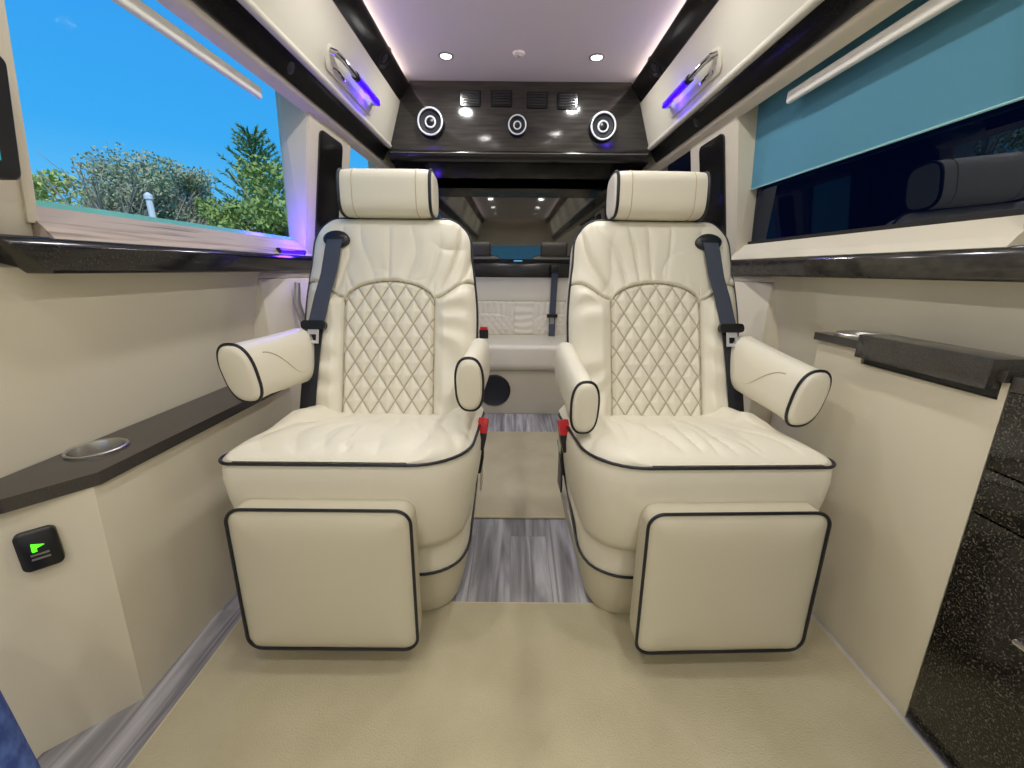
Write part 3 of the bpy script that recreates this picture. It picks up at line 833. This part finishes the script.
    G('latch_tongue', join(lat(-.016, -.009, .036, .039, -.055, -.01), lat(.009, .016, .036, .039, -.055, -.01), lat(-.0089, .0089, .036, .039, -.028, -.01), lat(-.0089, .0089, .036, .039, -.055, -.046)), TONGUE, lp)
    # ---- buckle on the aisle side and pedestal plate
    Bk = Matrix.Translation((.294, .08, .470)) @ Matrix.Rotation(-.35, 4, 'X') @ Matrix.Rotation(.12, 4, 'Y')
    bu = G('buckle', xf(loft([[(x, y, -.055) for x, y in rrect(-.010, .010, -.014, .014, .006, 4)], [(x, y, -.02) for x, y in rrect(-.013, .013, -.020, .020, .006, 4)], [(x, y, .03) for x, y in rrect(-.013, .013, -.020, .020, .006, 4)]]), Bk), BLACKP)
    G('red_button', xf(box(-.0145, .0132, -.0225, .0225, -.006, .038), Bk), RED, bu, bevel=.003)
    G('buckle_strap', tube([(.290, .10, .43), (.286, .13, .36), (.275, .15, .30)], .007, 8), BELTD)
    G('side_bracket', loft([[(.275, y, z) for y, z in ((.17, .22), (.24, .22), (.24, .44), (.17, .44))], [(.281, y, z) for y, z in ((.17, .22), (.24, .22), (.24, .44), (.17, .44))]]), BLACKP if s < 0 else LEATHER2, bevel=.002)
    return root
seat(-.378, 1.0, 1, rad(0), 'cream quilted leather captain seat on the left with black piping', .0, -.02)
seat(.447, 1.0, -1, rad(1.8), 'cream quilted leather captain seat on the right with black piping', -.052, .12)

# ================================================================ REAR BENCH
rb = E('rear_bench', (CX, 2.75, 0), 'cream quilted rear bench seat under the television', 'bench')
def section_x(poly, x0, x1, n=2): return loft([[(x, y, z) for y, z in poly] for x in [x0+(x1-x0)*k/(n-1) for k in range(n)]])
M('bench_base', box(-.78, .84, 2.50, 2.96, .0, .30), LEATHER2, rb, bevel=.008)
cs = [(2.50, .30), (2.47, .33), (2.455, .38), (2.462, .43), (2.50, .462), (2.56, .47), (2.86, .455), (2.90, .44), (2.90, .30)]
cs2 = rrect(2.455, 2.92, .30, .47, (.03, .03, .05, .07), 8)
M('bench_cushion', section_x([(y, z) for y, z in cs2], -.78, .84), LEATHER, rb, auto=60)
# back with quilted patches and gathers, as one relief
NX, NZ = 330, 90
V, F = [], []
for j in range(NZ+1):
    t = j/NZ; z = .45+.42*t
    for i in range(NX+1):
        x = -.76+1.58*i/NX
        h = .03*(1-math.exp(-min(t, 1-t)*.42/.02))
        seam = .255/.42
        xc = (x-CX)/.50; k = round(xc); lx = (xc-k)*.50    # panels repeat every half metre, offset so a plain strip falls near the aisle
        lx2 = abs((x-.078+5.2) % .52-.26)
        if t < seam:
            zt = t*.42
            ar = .115+.055*math.sqrt(max(0, 1-(lx2/.19)**2)) if lx2 < .19 else 0
            if lx2 < .19 and zt < ar:
                h += .007*quilt(x/.048+zt/.060+.5, x/.048-zt/.060+.5)
                h -= .004*math.exp(-(min(ar-zt, .19-lx2)/.005)**2)
            elif lx2 < .19:
                h += .003*math.sin(150*x+3*nz(x*9, z*9)); h -= .004*math.exp(-((zt-ar)/.005)**2)
            else:
                h += .003*math.sin(120*z+2*nz(x*9, z*9)); h -= .006*math.exp(-((lx2-.19)/.005)**2)
        else:
            h += .006*smooth01((t-seam)/.1)
        h -= .008*math.exp(-((t-seam)*.42/.006)**2)
        V.append((x, 2.90-h+.03*t, z))
for j in range(NZ):
    for i in range(NX):
        a = j*(NX+1)+i; F.append((a, a+1, a+NX+2, a+NX+1))
M('bench_backrest', join((V, F), box(-.76, .82, 2.925, 3.0, .30, .868)), LEATHER, rb, auto=60)
bx = M('bench_buckle', loft([[(x, y, .46) for x, y in rrect(-.225, -.165, 2.70, 2.73, .006, 3)], [(x, y, .53) for x, y in rrect(-.225, -.165, 2.70, 2.73, .006, 3)]]), BLACKP, rb); bx['_o'] = rb['_o']
M('red_button', box(-.220, -.170, 2.697, 2.727, .528, .548), RED, bx, off=rb['_o'], bevel=.003)
bw = M('bench_belt', loft([[(.268, 2.862, .93), (.312, 2.862, .93), (.312, 2.865, .93), (.268, 2.865, .93)], [(.258, 2.842, .60), (.302, 2.842, .60), (.302, 2.845, .60), (.258, 2.845, .60)], [(.256, 2.82, .47), (.300, 2.82, .47), (.300, 2.823, .47), (.256, 2.823, .47)]]), BELT, rb, smooth=False, label='slate seat belt hanging down')
bw['_o'] = rb['_o']
M('belt_anchor', box(.262, .318, 2.85, 2.97, .905, .955), BLACKP, rb, bevel=.004)
lt = M('bench_latch_plate', box(.240, .316, 2.830, 2.842, .600, .625), BLACKP, rb, bevel=.004); lt['_o'] = rb['_o']
M('latch_tongue', box(.262, .292, 2.832, 2.836, .555, .602), STEEL, lt, off=rb['_o'], smooth=False)
sp = M('bench_speaker', lathe([(.105, .004), (.105, -.006), (.095, -.012), (.085, -.006), (.001, -.006)], (-.115, 2.50, .165), 'Y', 40), GRILLE, rb); sp['_o'] = rb['_o']
M('speaker_ring', tube([(-.115+.100*math.cos(a), 2.49, .165+.100*math.sin(a)) for a in (2*PI*k/48 for k in range(48))], .004, 6, True), BLACKP, sp, off=rb['_o'])
# silver grab rail beside the left seat, by the wall
tag(M('grab_bar', tube([(-.745, 1.50, .66), (-.775, 1.49, .72), (-.785, 1.48, .80), (-.78, 1.49, .87)], [.010, .013, .013, .010], 12), STEEL), 'silver curved handle on the left wall behind the armrest', 'handle')

# ================================================================ OUTSIDE
GR = mat('grass_ground', srgb(120, 130, 90), .95, mottling=(.4, srgb(150, 150, 118), .4, .6))
S('ground', box(-90, 90, -60, 120, -.75, -.65), GR, smooth=False)
LG = leaf_mat('sage_leaves', srgb(150, 168, 132), srgb(186, 186, 158))
LG2 = leaf_mat('spring_green_leaves', srgb(176, 198, 120), srgb(206, 212, 140))
LG3 = leaf_mat('pine_needles', srgb(96, 134, 98), srgb(130, 160, 112))
LG4 = leaf_mat('olive_leaves', srgb(166, 182, 104), srgb(134, 156, 92))
BARK = mat('grey_bark', srgb(168, 160, 148), .9)
def leaf_cloud(rng, blobs, n, size):
    V, F = [], []
    for _ in range(n):
        c, r = blobs[rng.randrange(len(blobs))]
        d = Vector((rng.gauss(0, 1), rng.gauss(0, 1), rng.gauss(0, 1))).normalized()*(rng.random()**.45)
        p = Vector((c[0]+d.x*r[0], c[1]+d.y*r[1], c[2]+d.z*r[2]))
        a = Vector((rng.gauss(0, 1), rng.gauss(0, 1), rng.gauss(0, 1))).normalized()*size*rng.uniform(.6, 1.4)
        b = a.cross(Vector((rng.gauss(0, 1), rng.gauss(0, 1), rng.gauss(0, 1)))).normalized()*size*rng.uniform(.35, .7)
        o = len(V); V += [tuple(p-a), tuple(p+b), tuple(p+a), tuple(p-b)]; F.append((o, o+1, o+2, o+3))
    return V, F
def tree(x, y, h, w_, m, lab, seed, n=5000, size=.12, bare=False, low=.18):
    rng = random.Random(seed); z0 = -.65
    t = E('tree', (x, y, z0), lab, 'tree', 'trees outside the left window')
    trunk = [(x+rng.uniform(-.1, .1)*k, y+rng.uniform(-.1, .1)*k, z0+h*.75*k/6) for k in range(7)]
    M('trunk', tube(trunk, [.20*(1-k/8) for k in range(7)], 8), BARK, t)
    br = []
    for k in range(60 if bare else 16):
        f = rng.uniform(.2, .8); p = Vector(trunk[0]).lerp(Vector(trunk[6]), f)
        a = rng.uniform(0, 2*PI); L_ = w_*rng.uniform(.5, 1.0)*(1.1-f*.5)
        q = p+Vector((math.cos(a)*L_*.5, math.sin(a)*L_*.5, L_*.45)); r_ = p+Vector((math.cos(a+.3)*L_*.85, math.sin(a+.3)*L_*.85, L_*rng.uniform(.7, 1.3)))
        br.append(tube([tuple(p), tuple(q), tuple(r_)], [.06, .035, .012], 5))
        if bare:
            for _ in range(4):
                e2 = q+Vector((rng.uniform(-1, 1), rng.uniform(-1, 1), rng.uniform(.3, 1.3)))*w_*.4
                br.append(tube([tuple(q), tuple(e2)], [.02, .008], 4))
    M('branches', join(*br), BARK, t)
    bl_ = []
    for k in range(26):
        a = rng.uniform(0, 2*PI); f = rng.uniform(low, .93); rr = w_*math.sin(min(1, .25+f)*PI*.80)*rng.uniform(.1, .85)
        s_ = w_*rng.uniform(.22, .40)
        bl_.append(((x+math.cos(a)*rr, y+math.sin(a)*rr, z0+h*f), (s_, s_, s_*.8)))
    M('foliage', leaf_cloud(rng, bl_, n, size), m, t, smooth=False)
def dirpt(px, D):  # bearing of a tree outside, seen through the left window
    a = (px-512)/400; b = 170/400
    c_, s_ = math.cos(PITCH), math.sin(PITCH)
    v = Vector((a, c_+b*s_)).normalized(); return v.x*D, v.y*D
def tree_h(px, py, D):
    a = (px-512)/400; b = (384-py)/400; c_, s_ = math.cos(PITCH), math.sin(PITCH)
    return .92+(b*c_-s_)/math.hypot(a, c_+b*s_)*D+.65
for (px, py, D, w_, m, lab, n, sz, bare) in (
        (-40, 172, 30, 3.4, LG2, 'pale spring green tree outside, farthest left of the row', 5000, .12, False),
        (72, 178, 27, 2.3, LG2, 'small light green tree at the left of the tree row', 5000, .11, False),
        (30, 190, 31, 2.4, LG2, 'low light green tree just inside the left window edge', 4000, .11, False),
        (118, 160, 24, 2.9, LG, 'sage green half-bare tree left of centre in the tree row', 9000, .075, True),
        (158, 160, 25, 2.9, LG, 'tall grey-green thinly leaved tree in the middle of the row', 9000, .075, True),
        (196, 170, 26, 2.5, LG, 'grey-green half-bare tree just left of the pine', 9000, .075, True),
        (228, 188, 21, 2.4, LG4, 'low olive green bushy tree in front of the pine', 6000, .10, False),
        (280, 172, 19, 2.6, LG4, 'bright olive tree beside the right edge of the left window', 7000, .10, False)):
    x, y = dirpt(px, D)
    tree(x, y, tree_h(px, py, D), w_, m, lab, int(px*7+D), n, sz, bare, .12)
# the pine: whorls of upswept boughs
x, y = dirpt(262, 22); h = tree_h(258, 138, 22); z0 = -.65; rng = random.Random(5)
t = E('pine_tree', (x, y, z0), 'dark green pine with spiky upswept boughs above the other trees', 'tree')
M('trunk', tube([(x, y, z0), (x, y, z0+h*.97)], [.22, .03], 8), BARK, t)
V, F = [], []
for k in range(110):
    f = .30+.69*k/110; a = k*2.4+rng.uniform(-.3, .3); L_ = 2.5*(1-f)**.6*rng.uniform(.7, 1.1)+.35
    p0 = Vector((x, y, z0+h*f)); d = Vector((math.cos(a), math.sin(a), .38+.5*f)).normalized()
    for q in range(46):
        u = rng.random(); p = p0+d*L_*u
        nd = (d+Vector((rng.gauss(0, .5), rng.gauss(0, .5), rng.gauss(0, .4)))).normalized()*.20
        b = nd.cross(Vector((rng.gauss(0, 1), rng.gauss(0, 1), rng.gauss(0, 1)))).normalized()*.035
        o = len(V); V += [tuple(p-nd*.3), tuple(p+b), tuple(p+nd), tuple(p-b)]; F.append((o, o+1, o+2, o+3))
M('boughs', (V, F), LG3, t, smooth=False)
# two white poles among the trees
for px, py, D, lab in ((150, 192, 18, 'short white post standing before the trees'), (289, 232, 15, 'tiny white post at the right end of the tree row')):
    x, y = dirpt(px, D); hh = tree_h(px, py, D)
    p = E('post', (x, y, -.65), lab, 'post', 'white posts outside')
    M('shaft', tube([(x, y, -.65), (x, y, -.65+hh*.94)], .09, 8), WHITE, p)
    M('cap', lathe([(.12, 0), (.12, .12), (.03, .2)], (x, y, -.65+hh*.92), 'Z', 12), WHITE, p)

for o in bpy.data.objects:
    if '_o' in o: del o['_o']
